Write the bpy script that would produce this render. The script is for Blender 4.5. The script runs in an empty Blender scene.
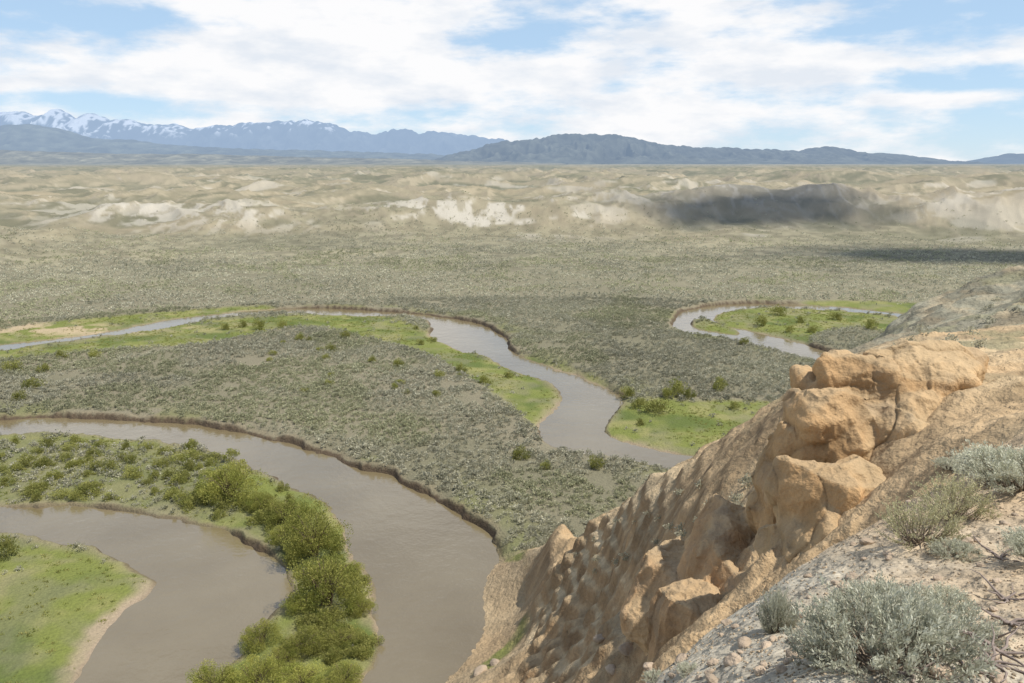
import bpy, bmesh, math, random
import numpy as np
from mathutils import Vector, Euler
rng=np.random.default_rng(7); random.seed(7)
sc=bpy.context.scene
sc.view_settings.view_transform='Standard'
try: sc.view_settings.look='None'
except Exception: pass
sc.view_settings.exposure=0
# ------------------------------------------------------------ camera
F=796.0; PIT=math.atan(178.5/F); SP,CP=math.sin(PIT),math.cos(PIT); HC=45.0
cam=bpy.data.cameras.new("camera"); co=bpy.data.objects.new("camera",cam)
sc.collection.objects.link(co); sc.camera=co
cam.lens=36*F/1024; cam.sensor_width=36; cam.clip_start=0.1; cam.clip_end=200000
co.location=(0,0,HC); co.rotation_euler=(math.pi/2-PIT,0,0)
def ray(px,py):
    u=(np.asarray(px,float)-512)/F; v=(341.5-np.asarray(py,float))/F
    return u, CP+v*SP, -SP+v*CP
def PW(px,py,z=0.0):
    a,b,c=ray(px,py); t=(z-HC)/c
    return a*t,b*t
def PD(px,py,d,dz=0.0):
    a,b,c=ray(px,py); return (float(a*d),float(b*d),float(HC+c*d+dz))
def project(x,y,z):
    zz=z-HC; dep=y*CP-zz*SP; up=y*SP+zz*CP
    return 512+F*x/dep, 341.5-F*up/dep, dep
# ------------------------------------------------------------ noise
def hsh(ix,iy,s,iz=None):
    with np.errstate(over='ignore'):
        n=ix.astype(np.uint32)*np.uint32(374761393)+iy.astype(np.uint32)*np.uint32(668265263)+np.uint32((s*2246822519)&0xffffffff)
        if iz is not None: n=n+iz.astype(np.uint32)*np.uint32(3266489917)
        n=(n^(n>>np.uint32(13)))*np.uint32(1274126177)
        n=n^(n>>np.uint32(16)); n=n*np.uint32(2654435761); n=n^(n>>np.uint32(15))
    return n.astype(np.float32)*np.float32(1/4294967296.0)
def vn(x,y,s=0):
    fx=np.floor(x); fy=np.floor(y); ix=fx.astype(np.int64); iy=fy.astype(np.int64)
    tx=x-fx; ty=y-fy; tx=tx*tx*(3-2*tx); ty=ty*ty*(3-2*ty)
    a=hsh(ix,iy,s); b=hsh(ix+1,iy,s); c=hsh(ix,iy+1,s); d=hsh(ix+1,iy+1,s)
    return (a+(b-a)*tx)*(1-ty)+(c+(d-c)*tx)*ty
def fbm(x,y,o=4,s=0):
    v=0;a=.5;t=0
    for i in range(o):
        c,sn=math.cos(i*.9+.3),math.sin(i*.9+.3)
        v=v+a*vn((x*c-y*sn)*2**i+17.3*i,(x*sn+y*c)*2**i-9.1*i,s+i); t+=a; a*=.5
    return v/t
def ridged(x,y,o=4,s=0,rot=.7):
    v=0;a=.5;t=0
    for i in range(o):
        c,sn=math.cos(i*rot+.0),math.sin(i*rot+.0)
        n=1-np.abs(2*vn((x*c-y*sn)*2**i+5.3*i,(x*sn+y*c)*2**i-3.1*i,s+i)-1); v=v+a*n*n; t+=a; a*=.5
    return v/t
def vn3(p,s=0):
    f=np.floor(p); i=f.astype(np.int64); t=p-f; t=t*t*(3-2*t); r=0
    for dx in (0,1):
        wx=t[:,0] if dx else 1-t[:,0]
        for dy in (0,1):
            wy=t[:,1] if dy else 1-t[:,1]
            for dz in (0,1):
                wz=t[:,2] if dz else 1-t[:,2]
                r=r+wx*wy*wz*hsh(i[:,0]+dx,i[:,1]+dy,s,i[:,2]+dz)
    return r
def fbm3(p,o=4,s=0):
    v=0;a=.5;t=0
    for i in range(o): v=v+a*vn3(p*2**i+7.7*i,s+i); t+=a; a*=.5
    return v/t
def rid3(p,o=4,s=0):
    v=0;a=.5;t=0
    for i in range(o): n=1-np.abs(2*vn3(p*2**i+7.7*i,s+i)-1); v=v+a*n*n; t+=a; a*=.5
    return v/t
def worley(p,s=0):
    f=np.floor(p).astype(np.int64); d1=np.full(len(p),9.);d2=np.full(len(p),9.); cid=np.zeros(len(p))
    for dx in(-1,0,1):
        for dy in(-1,0,1):
            for dz in(-1,0,1):
                ix,iy,iz=f[:,0]+dx,f[:,1]+dy,f[:,2]+dz
                q=np.stack([ix+hsh(ix,iy,s,iz),iy+hsh(ix,iy,s+11,iz),iz+hsh(ix,iy,s+23,iz)],1)
                d=np.sqrt(((q-p)**2).sum(1)); m=d<d1
                d2=np.where(m,d1,np.minimum(d2,d)); d1=np.where(m,d,d1); cid=np.where(m,hsh(ix,iy,s+37,iz),cid)
    return d1,d2,cid
def sst(a,b,x):
    t=np.clip((x-a)/(b-a),0,1); return t*t*(3-2*t)
# ------------------------------------------------------------ river + meadow maps
GX0,GY0,GS=-300.0,20.0,0.4; GW,GH=1500,800
def smooth(pts,n=4):
    P=[np.array(p,float) for p in pts]; out=[]; m=len(P)
    for i in range(m):
        a,b,c,d=P[i-1],P[i],P[(i+1)%m],P[(i+2)%m]
        for k in range(n):
            t=k/n; out.append(.5*((2*b)+(-a+c)*t+(2*a-5*b+4*c-d)*t*t+(-a+3*b-3*c+d)*t**3))
    return np.array(out)
def polyworld(pts,z):
    x,y=PW([p[0] for p in pts],[p[1] for p in pts],z); return smooth(list(zip(x,y)))
def sdfmap(polys,R=14.0):
    dist=np.full((GH,GW),R,np.float32); ins=np.zeros((GH,GW),bool)
    gx=GX0+np.arange(GW)*GS; gy=GY0+np.arange(GH)*GS
    for P in polys:
        inp=np.zeros((GH,GW),bool); m=len(P)
        for i in range(m):
            ax,ay=P[i]; bx,by=P[(i+1)%m]
            x0,x1=sorted((ax,bx)); y0,y1=sorted((ay,by))
            j0=max(0,int((x0-R-GX0)/GS)); j1=min(GW,int((x1+R-GX0)/GS)+1); i0=max(0,int((y0-R-GY0)/GS)); i1=min(GH,int((y1+R-GY0)/GS)+1)
            if j1>j0 and i1>i0:
                X,Y=np.meshgrid(gx[j0:j1],gy[i0:i1]); dx,dy=bx-ax,by-ay; L=dx*dx+dy*dy+1e-9
                t=np.clip(((X-ax)*dx+(Y-ay)*dy)/L,0,1); d=np.hypot(X-ax-t*dx,Y-ay-t*dy)
                dist[i0:i1,j0:j1]=np.minimum(dist[i0:i1,j0:j1],d)
            r0=max(0,math.ceil((y0-GY0)/GS)); r1=min(GH,math.ceil((y1-GY0)/GS))
            for r in range(r0,r1):
                yy=gy[r]; xc=ax+(yy-ay)/(by-ay)*(bx-ax); c=int(np.clip(math.ceil((xc-GX0)/GS),0,GW)); inp[r,:c]^=True
        ins|=inp
    return np.where(ins,-dist,dist)
def samp(M,x,y,out):
    fx=(x-GX0)/GS; fy=(y-GY0)/GS; ok=(fx>=0)&(fy>=0)&(fx<GW-1.01)&(fy<GH-1.01)
    fx=np.clip(fx,0,GW-1.01); fy=np.clip(fy,0,GH-1.01); i=fx.astype(int); j=fy.astype(int); tx=fx-i; ty=fy-j
    v=(M[j,i]*(1-tx)+M[j,i+1]*tx)*(1-ty)+(M[j+1,i]*(1-tx)+M[j+1,i+1]*tx)*ty
    return np.where(ok,v,out)
ZW=-1.1
RA=[(-120,424),(-60,420),(0,420),(60,419),(130,421),(200,427),(260,437),(310,451),(350,465),(390,479),(420,492),(450,508),(475,526),(490,543),(498,558),(508,575),(518,592),(522,612),(515,637),(500,657),(480,670),(462,685),(440,740),(330,740),(358,690),(374,650),(378,610),(366,575),(350,548),(340,520),(318,500),(285,484),(250,468),(215,455),(180,446),(120,439),(60,436),(0,435),(-60,437),(-120,440)]
RB=[(-80,504),(0,507),(50,507),(100,510),(150,517),(200,525),(235,537),(262,552),(280,570),(284,592),(268,618),(250,645),(225,668),(200,690),(190,740),(50,740),(78,685),(92,660),(106,638),(132,610),(151,590),(157,577),(130,562),(90,549),(40,540),(0,537),(-80,540)]
RC=[(-80,352),(0,345),(40,341),(90,335),(130,328),(170,320),(220,314),(270,310),(330,309),(400,313),(440,317),(480,325),(503,337),(514,352),(545,366),(580,378),(608,390),(621,399),(622,407),(611,417),(606,427),(612,437),(640,447),(690,456),(760,468),(800,474),(800,490),(740,485),(700,476),(660,468),(620,461),(580,453),(547,444),(538,431),(545,418),(557,405),(557,392),(545,381),(515,371),(480,357),(450,346),(431,336),(433,326),(415,320),(380,317),(330,316),(270,316),(220,320),(170,327),(130,334),(90,341),(40,347),(0,352),(-80,360)]
RD=[(960,318),(900,314),(850,308),(800,305),(740,304),(700,308),(680,314),(673,325),(688,335),(730,342),(770,351),(800,359),(850,368),(930,380),(930,366),(860,358),(825,351),(800,344),(775,337),(745,331),(722,326),(714,319),(720,313),(745,309),(790,309),(840,312),(895,318),(960,324)]
ISL=[(692,323),(712,322),(738,331),(734,335),(702,330)]
river=sdfmap([polyworld(p,ZW) for p in (RA,RB,RC,RD)])
isl=sdfmap([polyworld(ISL,ZW)]); river=np.maximum(river,np.where(isl<3,-isl,-99)).astype(np.float32)
M1=[(-150,545),(0,538),(40,541),(90,550),(130,563),(157,577),(151,590),(132,610),(106,640),(78,683),(40,760),(-200,760)]
M2=[(-120,438),(0,434),(60,435),(120,438),(180,445),(215,454),(285,482),(345,515),(385,600),(380,660),(350,760),(180,760),(200,690),(250,640),(290,590),(280,560),(262,540),(200,520),(100,502),(0,503),(-120,500)]
M3=[(270,317),(330,314),(380,315),(432,333),(480,355),(530,373),(560,392),(559,408),(540,428),(528,424),(505,402),(470,380),(430,356),(380,342),(330,330),(285,330),(200,345),(90,352),(0,362),(-80,368),(-80,358),(0,350),(90,340),(170,325)]
M4=[(622,407),(660,399),(700,402),(770,404),(790,412),(760,440),(690,458),(640,447),(608,436),(604,422)]
M5=[(513,350),(545,360),(580,371),(608,384),(622,397),(615,400),(580,382),(540,368),(512,357)]
M6=[(718,310),(800,308),(890,316),(930,322),(900,335),(860,328),(820,334),(800,345),(745,333),(712,322)]
M7=[(-80,340),(0,331),(60,322),(160,313),(260,306),(270,310),(170,321),(90,336),(0,346),(-80,354)]
M8=[(800,302),(890,302),(960,310),(960,320),(900,314),(840,308),(760,305)]
M9=[(600,449),(690,455),(700,462),(640,455),(590,445)]
M10=[(496,540),(512,570),(524,600),(520,632),(506,655),(498,640),(510,600),(498,565)]
mead=sdfmap([polyworld(p,-.4) for p in (M1,M2,M3,M4,M5,M6,M7,M8,M9,M10,ISL)],6.0).astype(np.float32)
m2=sdfmap([polyworld([(-120,440),(0,436),(120,441),(200,455),(240,480),(240,515),(180,515),(100,505),(0,500),(-120,500)],-.4)],6.0).astype(np.float32)
# ------------------------------------------------------------ bluff surface (radial basis through surveyed points)
CP3=[]
for a in [(1024,683,2.7),(900,683,2.75),(780,683,3.0),(690,683,3.8),(640,683,4.6),(1250,600,3.2),(1024,560,4.5),(900,600,4.0),(800,620,4.3),
 (700,640,5.5),(770,590,6.5),(850,545,7.5),(905,500,9),(960,465,11),(1024,430,13),(1000,500,8),(1150,420,14),(1300,400,14),
 (700,640,10,-3.5),(770,590,12,-3),(850,545,13,-2.5),(905,500,14,-1.5),(960,465,16,-.5),
 (960,440,19),(1000,400,22),(1024,370,25),(1200,370,25),(950,370,26),(900,470,20),(850,520,19),(780,580,18.5),(720,620,19),(660,645,19),
 (700,500,40),(760,470,38),(800,430,36),(840,362,38),(900,347,40),(950,341,40),(1024,336,42),(1200,330,42),
 (1024,270,78),(985,281,78),(940,295,76),(900,318,74),(870,341,70),(1000,300,66),(950,320,60),(900,338,55),(1200,255,78),(1400,300,60),
 (835,358,58),(800,390,57),(770,419,58),(740,437,60),(700,457,63),(650,472,67),(600,515,72),(560,528,84),(528,547,90),
 (870,338,88,-14),(940,292,94,-12),(1024,268,98,-10),(770,415,76,-12),(700,455,80,-12),(650,470,84,-10),(600,513,86,-8),(560,525,95,-4),
 (600,600,62),(550,600,74),(525,605,82),(512,650,74),(484,670,70.5),(470,683,68),(540,683,54),(580,683,42),(610,683,26),(625,683,12),
 (620,560,58),(650,620,44),(650,560,46),(600,640,52),(680,520,44),(640,500,58),(600,560,65),(550,550,80),(560,640,60)]: CP3.append(PD(*a))
CP3+=[(0,.6,43.3),(1.5,.8,43.4),(-.6,.6,42.9),(-3,1.5,40),(-4,6,34),(0,7,36),(-15,10,20),(-15,25,6),(0,20,24),(-40,15,3),(-30,40,-3),(-10,48,0),(-12,62,-4),
 (20,118,-6),(50,120,-6),(90,125,-6),(60,135,-8),(110,140,-8),(150,100,5),(0,108,-7),(-20,98,-7),(-14,85,-5),(-60,80,-8),(30,170,-12),(160,170,-12),(-80,150,-12)]
CP3=np.array(CP3)
def q2(x,y): return np.stack([np.arctan2(x,y)*1.6,np.log(np.maximum(np.hypot(x,y),1.3)+.3)],-1)
QC=q2(CP3[:,0],CP3[:,1]); n=len(QC)
K=np.linalg.norm(QC[:,None]-QC[None],axis=-1)-np.eye(n)*.006
A=np.zeros((n+3,n+3)); A[:n,:n]=K; A[:n,n]=1; A[:n,n+1:]=QC; A[n,:n]=1; A[n+1:,:n]=QC.T
W=np.linalg.solve(A,np.concatenate([CP3[:,2],np.zeros(3)]))
def bluff(x,y):
    q=q2(x,y); out=W[n]+q@W[n+1:]
    for i in range(n):
        out+=W[i]*np.hypot(q[:,0]-QC[i,0],q[:,1]-QC[i,1])
    return np.minimum(out,43.45-.09*np.hypot(x,y))
HILLS=[]
for (px,py,h,wx,wy) in [(165,226,16,95,60),(250,232,9,70,45),(90,215,14,130,100),(525,232,13,90,50),(440,229,10,80,50),(610,226,12,80,50),(760,225,11,95,50),(680,228,8,60,40),(850,227,9,70,45),(960,230,13,75,50),(1050,232,13,70,60),(15,250,19,60,38),(-60,262,24,60,50),(350,210,13,130,90)]:
    x,y=PW(px,py); HILLS.append((float(x),float(y),h,wx,wy))
def hwarp(X,Y): return X+60*(fbm(X/130,Y/130,2,31)-.5),Y+60*(fbm(X/130,Y/130,2,32)-.5)
def terrain(x,y):
    x=np.asarray(x,float).ravel(); y=np.asarray(y,float).ravel(); r=np.hypot(x,y)
    wx=x+1.6*(vn(x/4.7,y/4.7,3)-.5)+.6*(vn(x/1.1,y/1.1,4)-.5); wy=y+1.6*(vn(x/4.7,y/4.7,5)-.5)+.6*(vn(x/1.1,y/1.1,6)-.5)
    sd=samp(river,wx,wy,14.); mw=sst(1.5,-1.5,samp(mead,x+2*(fbm(x/6,y/6,2,8)-.5),y+2*(fbm(x/6,y/6,2,9)-.5),6.))
    hs=np.interp(sd,[-3,-.2,.15,.7,1.6,14],[-2.6,-1.7,-1.0,-.1,0.05,.1]); hs2=np.interp(sd,[-3,-.2,.3,2.2,3.6,14],[-2.6,-1.4,-.9,-.2,0.03,.1]); sl=sst(.48,.66,fbm(x/9,y/9,2,14)); hs=hs+(hs2-hs)*sl
    hf=np.interp(sd,[-3,0,1.5,6,14],[-2.1,-1.13,-.75,-.4,-.25])
    h=hs+(hf-hs)*mw; h=h+.22*(fbm(x/9,y/9,3,12)-.5)*sst(0,3,sd)
    hm=sst(370,600,r+140*(fbm(x/150,y/150,2,20)-.5)-.06*x)
    far=r>280
    hill=np.zeros_like(x)
    if far.any():
        X,Y,R=x[far],y[far],r[far]; xw,yw=hwarp(X,Y)
        b=np.interp(R,[0,350,700,1200,2500,5000,9000,60000],[0,0,2,6,14,24,31,26]); am=np.interp(R,[0,380,600,1000,2500,6000,60000],[0,4,17,30,32,18,5])
        rd2=ridged(xw/120,yw/140,4,45)
        hh=b+am*(1.35*(fbm(xw/240,yw/210,3,40)-.47)+.75*(rd2-.42))
        g=np.zeros_like(X); gul=ridged(xw/46,yw/70,4,50)
        for (cx,cy,H,sx,sy) in HILLS: g+=H*np.exp(-((xw-cx)/sx)**2-((yw-cy)/sy)**2)
        g*=(.8+.4*gul)
        hh=hh+g+3.4*(gul-.4)*sst(2,12,g+am*.35)
        hh=np.where(hh>30,30+(hh-30)*.35,hh)
        hill[far]=np.maximum(hh,-1+.1*hh)*hm[far]
    h=h+hill
    bm=np.zeros_like(x); near=(r<165)&(y<165)
    if near.any():
        X,Y,R=x[near],y[near],r[near]; b=bluff(X,Y)
        k=sst(9,26,R); k2=sst(3,9,R); e=sst(0,9,b); lo=sst(11.5,6,X)
        Xw=X+2.5*(fbm(X/7,Y/7,2,61)-.5); Yw=Y+3.5*(fbm(X/7,Y/7,2,62)-.5)
        g1=ridged(Xw/22,Yw/6.5,3,60,.25); g2=ridged(Xw/8,Yw/1.9,3,66,.2)
        b=b+k*e*((1.0+2.8*lo)*(g1-.5)+(.4+1.2*lo)*(g2-.5)+(.25+.3*lo)*(fbm(X/2.2,Y/2.2,4,67)-.5)+(.14+.35*lo)*(ridged(X/1.6,Y/.6,3,68,.2)-.5))+k2*.3*(fbm(X/.9,Y/.9,3,70)-.5)+.07*(fbm(X/.3,Y/.3,3,71)-.5)+.02*(vn(X/.05,Y/.05,72)-.5)
        q=b/1.7+.8*fbm(X/9,Y/9,2,75); ter=(np.floor(q)+sst(.3,.75,q-np.floor(q))-q)*1.7; b=b+ter*(.1+.25*lo+.25*sst(46,56,R))*k*e*sst(.35,.55,fbm(X/12,Y/12,2,76))
        hn=h[near]; t=np.clip((b-hn)/1.2+.5,0,1); hb=hn*(1-t)+b*t+ .3*t*(1-t)
        h[near]=np.where(sd[near]<-1,hn+np.maximum(b-hn,0)*t,hb); bm[near]=t
    return h,sd,mw,bm,hm
def hit(px,py):
    a,b,c=ray(px,py); d=np.geomspace(2,900,1500); h=terrain(a*d,b*d)[0]; z=HC+c*d
    i=np.argmax(z<h); i=max(i,1)
    return float(a*d[i]),float(b*d[i]),float(h[i]),float(d[i])
# ------------------------------------------------------------ material helpers
def newmat(name):
    m=bpy.data.materials.new(name); m.use_nodes=True; nt=m.node_tree; nt.nodes.clear(); return m,nt
def nd(nt,t,**k):
    o=nt.nodes.new(t)
    for a,b in k.items(): setattr(o,a,b)
    return o
def math_(nt,op,a,b=None,clamp=False):
    m=nd(nt,'ShaderNodeMath',operation=op); m.use_clamp=clamp
    for i,v in enumerate((a,b)):
        if v is None: continue
        if isinstance(v,(int,float)): m.inputs[i].default_value=v
        else: nt.links.new(v,m.inputs[i])
    return m.outputs[0]
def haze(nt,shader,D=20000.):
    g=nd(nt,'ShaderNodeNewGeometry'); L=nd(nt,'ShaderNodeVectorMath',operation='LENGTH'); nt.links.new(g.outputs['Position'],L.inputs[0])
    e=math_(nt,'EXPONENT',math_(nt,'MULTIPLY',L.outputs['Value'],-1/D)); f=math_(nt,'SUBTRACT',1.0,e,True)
    em=nd(nt,'ShaderNodeEmission'); em.inputs[0].default_value=(.40,.54,.75,1); em.inputs[1].default_value=1  # bluish emission mixed in by distance stands in for air haze
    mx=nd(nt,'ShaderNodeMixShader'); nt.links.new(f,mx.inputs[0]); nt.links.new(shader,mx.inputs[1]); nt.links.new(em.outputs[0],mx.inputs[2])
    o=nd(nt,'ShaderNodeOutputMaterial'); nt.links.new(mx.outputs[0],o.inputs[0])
def noise(nt,vec,scale,detail=4,rough=.55):
    t=nd(nt,'ShaderNodeTexNoise'); t.inputs['Scale'].default_value=scale; t.inputs['Detail'].default_value=detail; t.inputs['Roughness'].default_value=rough
    nt.links.new(vec,t.inputs['Vector']); return t.outputs['Fac']
def attrmat(name,rough=.95,scales=(),bump=(),hz=True,spec=.15,trans=0.,rand=0.):
    m,nt=newmat(name); p=nd(nt,'ShaderNodeBsdfPrincipled'); p.inputs['Roughness'].default_value=rough; p.inputs['Specular IOR Level'].default_value=spec
    at=nd(nt,'ShaderNodeAttribute',attribute_name='col'); g=nd(nt,'ShaderNodeNewGeometry'); vec=g.outputs['Position']
    f=None
    for s,a in scales:
        v=math_(nt,'ADD',math_(nt,'MULTIPLY',math_(nt,'SUBTRACT',noise(nt,vec,s),.5),a*2),1.0)
        f=v if f is None else math_(nt,'MULTIPLY',f,v)
    if rand:
        oi=nd(nt,'ShaderNodeObjectInfo'); v=math_(nt,'ADD',math_(nt,'MULTIPLY',oi.outputs['Random'],rand),1-rand/2); f=v if f is None else math_(nt,'MULTIPLY',f,v)
    col=at.outputs['Color']
    if f is not None:
        vm=nd(nt,'ShaderNodeVectorMath',operation='SCALE'); nt.links.new(col,vm.inputs[0]); nt.links.new(f,vm.inputs['Scale']); col=vm.outputs[0]
    nt.links.new(col,p.inputs['Base Color'])
    if bump:
        hsum=None
        for s,a in bump:
            v=math_(nt,'MULTIPLY',noise(nt,vec,s,4),a); hsum=v if hsum is None else math_(nt,'ADD',hsum,v)
        b=nd(nt,'ShaderNodeBump'); b.inputs['Strength'].default_value=1; b.inputs['Distance'].default_value=1; nt.links.new(hsum,b.inputs['Height']); nt.links.new(b.outputs[0],p.inputs['Normal'])
    out=p.outputs[0]
    if trans:
        tr=nd(nt,'ShaderNodeBsdfTranslucent'); nt.links.new(col,tr.inputs[0]); mx=nd(nt,'ShaderNodeMixShader'); mx.inputs[0].default_value=trans
        nt.links.new(out,mx.inputs[1]); nt.links.new(tr.outputs[0],mx.inputs[2]); out=mx.outputs[0]
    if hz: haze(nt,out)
    else:
        o=nd(nt,'ShaderNodeOutputMaterial'); nt.links.new(out,o.inputs[0])
    return m
def mkmesh(name,V,Fc,col=None,mat=None,smooth_=False):
    V=np.ascontiguousarray(V,np.float32); Fc=np.ascontiguousarray(Fc,np.int32); k=Fc.shape[1]
    me=bpy.data.meshes.new(name); me.vertices.add(len(V)); me.vertices.foreach_set('co',V.ravel())
    me.loops.add(Fc.size); me.loops.foreach_set('vertex_index',Fc.ravel()); me.polygons.add(len(Fc))
    me.polygons.foreach_set('loop_start',np.arange(0,Fc.size,k,dtype=np.int32))
    me.update(calc_edges=True)
    if smooth_: me.polygons.foreach_set('use_smooth',np.ones(len(Fc),bool))
    if col is not None: setcol(me,col)
    if mat: me.materials.append(mat)
    return me
def setcol(me,col):
    a=me.color_attributes.new('col','FLOAT_COLOR','POINT'); c=np.ones((len(col),4),np.float32); c[:,:3]=col; a.data.foreach_set('color',c.ravel())
def obj(name,me,loc=(0,0,0),kind=None,label=None,cat=None,group=None,parent=None):
    o=bpy.data.objects.new(name,me); sc.collection.objects.link(o); o.location=loc
    if kind:o['kind']=kind
    if label:o['label']=label
    if cat:o['category']=cat
    if group:o['group']=group
    if parent:o.parent=parent
    return o
# ------------------------------------------------------------ ground sheet
az=np.radians(np.linspace(-50,50,1330))
rr=np.concatenate([np.geomspace(.5,12,330,endpoint=False),np.geomspace(12,62,330,endpoint=False),np.geomspace(62,380,520,endpoint=False),np.geomspace(380,3500,420,endpoint=False),np.geomspace(3500,60000,120)])
AZ,RR=np.meshgrid(az,rr); X=(RR*np.sin(AZ)).ravel(); Y=(RR*np.cos(AZ)).ravel()
h,sd,mw,bm,hm=terrain(X,Y)
NR,NC=RR.shape; V=np.stack([X,Y,h],1); G=V.reshape(NR,NC,3)
du=np.gradient(G,axis=1); dv=np.gradient(G,axis=0); N=np.cross(du,dv); N/=np.linalg.norm(N,axis=2,keepdims=True)+1e-12; nz=np.abs(N[...,2]).ravel()
r=np.hypot(X,Y)
def mix(a,b,t): return a+(np.asarray(b)-a)*t[:,None]
n1=fbm(X/25,Y/25,4,90); n2=fbm(X/4,Y/4,3,94); n3=fbm(X/1.2,Y/1.2,3,97)
col=np.tile(np.array([.225,.20,.135]),(len(X),1))
col=mix(col,(.17,.16,.10),sst(.35,.65,n1)*.7)
col=mix(col,(.225,.205,.135),sst(180,380,r))
bigA=fbm(X/90,Y/60,4,99)
col=mix(col,(.28,.25,.165),sst(.48,.7,bigA)*sst(200,420,r)*.7)
spk=np.clip((fbm(X/5,Y/5,2,110)-.5)*5,-1,1)*sst(250,420,r)*(1-sst(900,2500,r)); col*= (1+.24*spk)[:,None]
farc=sst(400,800,r); col=mix(col,(.27,.235,.15),farc*.7); big=fbm(X/220,Y/380,5,120); col=mix(col,(.15,.15,.088),farc*sst(.48,.58,big)*.65)
col=mix(col,(.21,.195,.125),sst(1200,3500,r)*.4)
low=farc*(1-sst(-.5,5,h-np.interp(r,[0,700,1200,2500,5000,9000],[0,1,4,10,20,28]))); col=mix(col,(.16,.158,.098),low*.5)
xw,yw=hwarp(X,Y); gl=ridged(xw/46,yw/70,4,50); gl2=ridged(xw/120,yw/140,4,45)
nsl=1-sst(.91,.988,nz); col=mix(col,(.38,.32,.22),hm*nsl*.6)
col=mix(col,(.125,.125,.075),hm*np.maximum(sst(.36,.22,gl),sst(.33,.2,gl2))*.65)  # hill gullies painted darker, a scrub tone supplying shade the high sun lacks
pale=np.zeros_like(X)
for (cx,cy,H,sx,sy),w in zip(HILLS,[1,.8,.2,1,.8,.5,.0,.1,.3,.9,.8,.1,.1,.1]): pale+=w*np.exp(-((X-cx)/(sx*.75))**2-((Y-cy+sy*.5)/(sy*.6))**2)
gull=ridged(X/11,Y/24,4,130)
pm=np.clip(pale,0,1)*sst(.51,.60,fbm(X/34,Y/20,5,133)+.25*(1-nz)*4)*sst(.3,.5,gull)
pm=np.maximum(pm,hm*sst(.67,.75,fbm(X/60,Y/40,5,137)+.2*(1-nz)*4)*.5*(1-sst(1200,2500,r)))
col=mix(col,(.52,.48,.40),pm*.85)
grey=np.exp(-((X-HILLS[6][0])/110)**2-((Y-HILLS[6][1])/60)**2); col=mix(col,(.24,.225,.19),np.clip(grey*1.2,0,1)*.7*hm); col=mix(col,(.42,.40,.36),np.clip(grey*1.2,0,1)*hm*sst(.6,.75,gull)*.5)
tan=hm*sst(.5,.72,fbm(X/120,Y/50,3,140)); col=mix(col,(.38,.305,.195),tan*.35)
gm=mw*(1-hm); gcol=mix(np.tile(np.array([.175,.195,.05]),(len(X),1)),(.25,.24,.09),sst(.4,.7,n2)); gcol=mix(gcol,(.11,.14,.035),sst(.5,.75,fbm(X/7,Y/7,3,150)))
m2v=sst(2,-2,samp(m2,X,Y,6.)); gcol=mix(gcol,(.19,.185,.095),m2v*.7)
col=mix(col,gcol,gm*(.6+.4*sst(.3,.55,fbm(X/5,Y/5,3,155))))
nearriv=(1-sst(2,10,sd))*(1-mw)*sst(.45,.6,fbm(X/11,Y/11,3,160)); col=mix(col,(.17,.18,.065),nearriv*.6*(1-bm))
soft=(1-sst(.1,.9,sd+.9*(n3-.5)))*mw; col=mix(col,(.25,.19,.125),soft*.9)
bar=mw*(1-sst(.3,2.2,sd+2.5*(n2-.5)))*(sst(.45,.6,fbm(X/18,Y/18,2,165))*.5+((X<-28)&(Y<82)&(X>-62))*.9); col=mix(col,(.36,.28,.20),np.clip(bar,0,1)*.85)
cut=(1-sst(.45,.95,sd+.5*(n3-.5)))*(1-mw); col=mix(col,(.105,.076,.048),cut)  # dark bank faces: wet soil plus undercut shade put into the colour
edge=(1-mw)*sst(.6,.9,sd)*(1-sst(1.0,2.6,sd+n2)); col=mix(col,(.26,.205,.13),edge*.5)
sx_,sy_=PW(20,328); sb=np.exp(-((X-sx_)/38)**2-((Y-sy_)/7)**2); col=mix(col,(.47,.36,.235),np.clip(sb*1.4*sst(.3,.5,n2),0,1)*.8)
bc=np.tile(np.array([.425,.305,.175]),(len(X),1))
bc=mix(bc,(.49,.38,.235),sst(.4,.65,fbm(X/8,Y/8,4,170)))
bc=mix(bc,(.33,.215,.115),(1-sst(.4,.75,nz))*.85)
strata=vn(h/.9+.8*n2,h*0+.5,175); st2=vn(h/.32+1.2*n2,h*0+.5,176); bc*= (.8+.36*strata)[:,None]
bc*= (.82+.36*sst(.3,.7,ridged(X/5,Y/1.5,3,177,.2)))[:,None]
ridge2=sst(46,56,r)*sst(20,28,X); bc=mix(bc,(.30,.285,.21),ridge2*(.45+.5*sst(.35,.6,st2))); bc*=(1-ridge2*.35*sst(.55,.35,ridged(X/4,Y/4,4,178)))[:,None]
bc=mix(bc,(.36,.33,.25),sst(.5,.66,fbm(X/16+3,Y/16,3,180))*sst(40,60,r)*.3)
bc=mix(bc,(.47,.36,.235),(1-sst(9,16,r)))
gr=(1-sst(8,12,r))*np.clip(sst(2.9,1.2,X+.8*(n3-.5))*.85+.3*sst(.5,.64,fbm(X/1.3,Y/1.3,4,183)),0,1); bc=mix(bc,(.40,.385,.32),gr*.8)
veg=sst(.52,.66,fbm(X/5,Y/5,4,186))*sst(.6,.85,nz)*sst(22,34,r)*sst(10,20,X); bc=mix(bc,(.255,.24,.14),veg*.65)
pk=(1-sst(11,16,r)); bc*= (1+pk*.25*(fbm(X/.12,Y/.12,3,190)-.5)*2)[:,None]
foot=bm*(1-sst(1,6,h)); bc=mix(bc,(.39,.285,.17),foot*.5)
gs=bm*sst(.4,1.0,sd)*(1-sst(2.2,4.2,sd))*(1-sst(1.5,3.2,h))*(Y>62)*sst(.35,.5,n2); bc=mix(bc,(.17,.19,.05),gs*.9)
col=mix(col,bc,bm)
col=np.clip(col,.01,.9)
ii=np.arange(NR*NC,dtype=np.int32).reshape(NR,NC)
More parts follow.
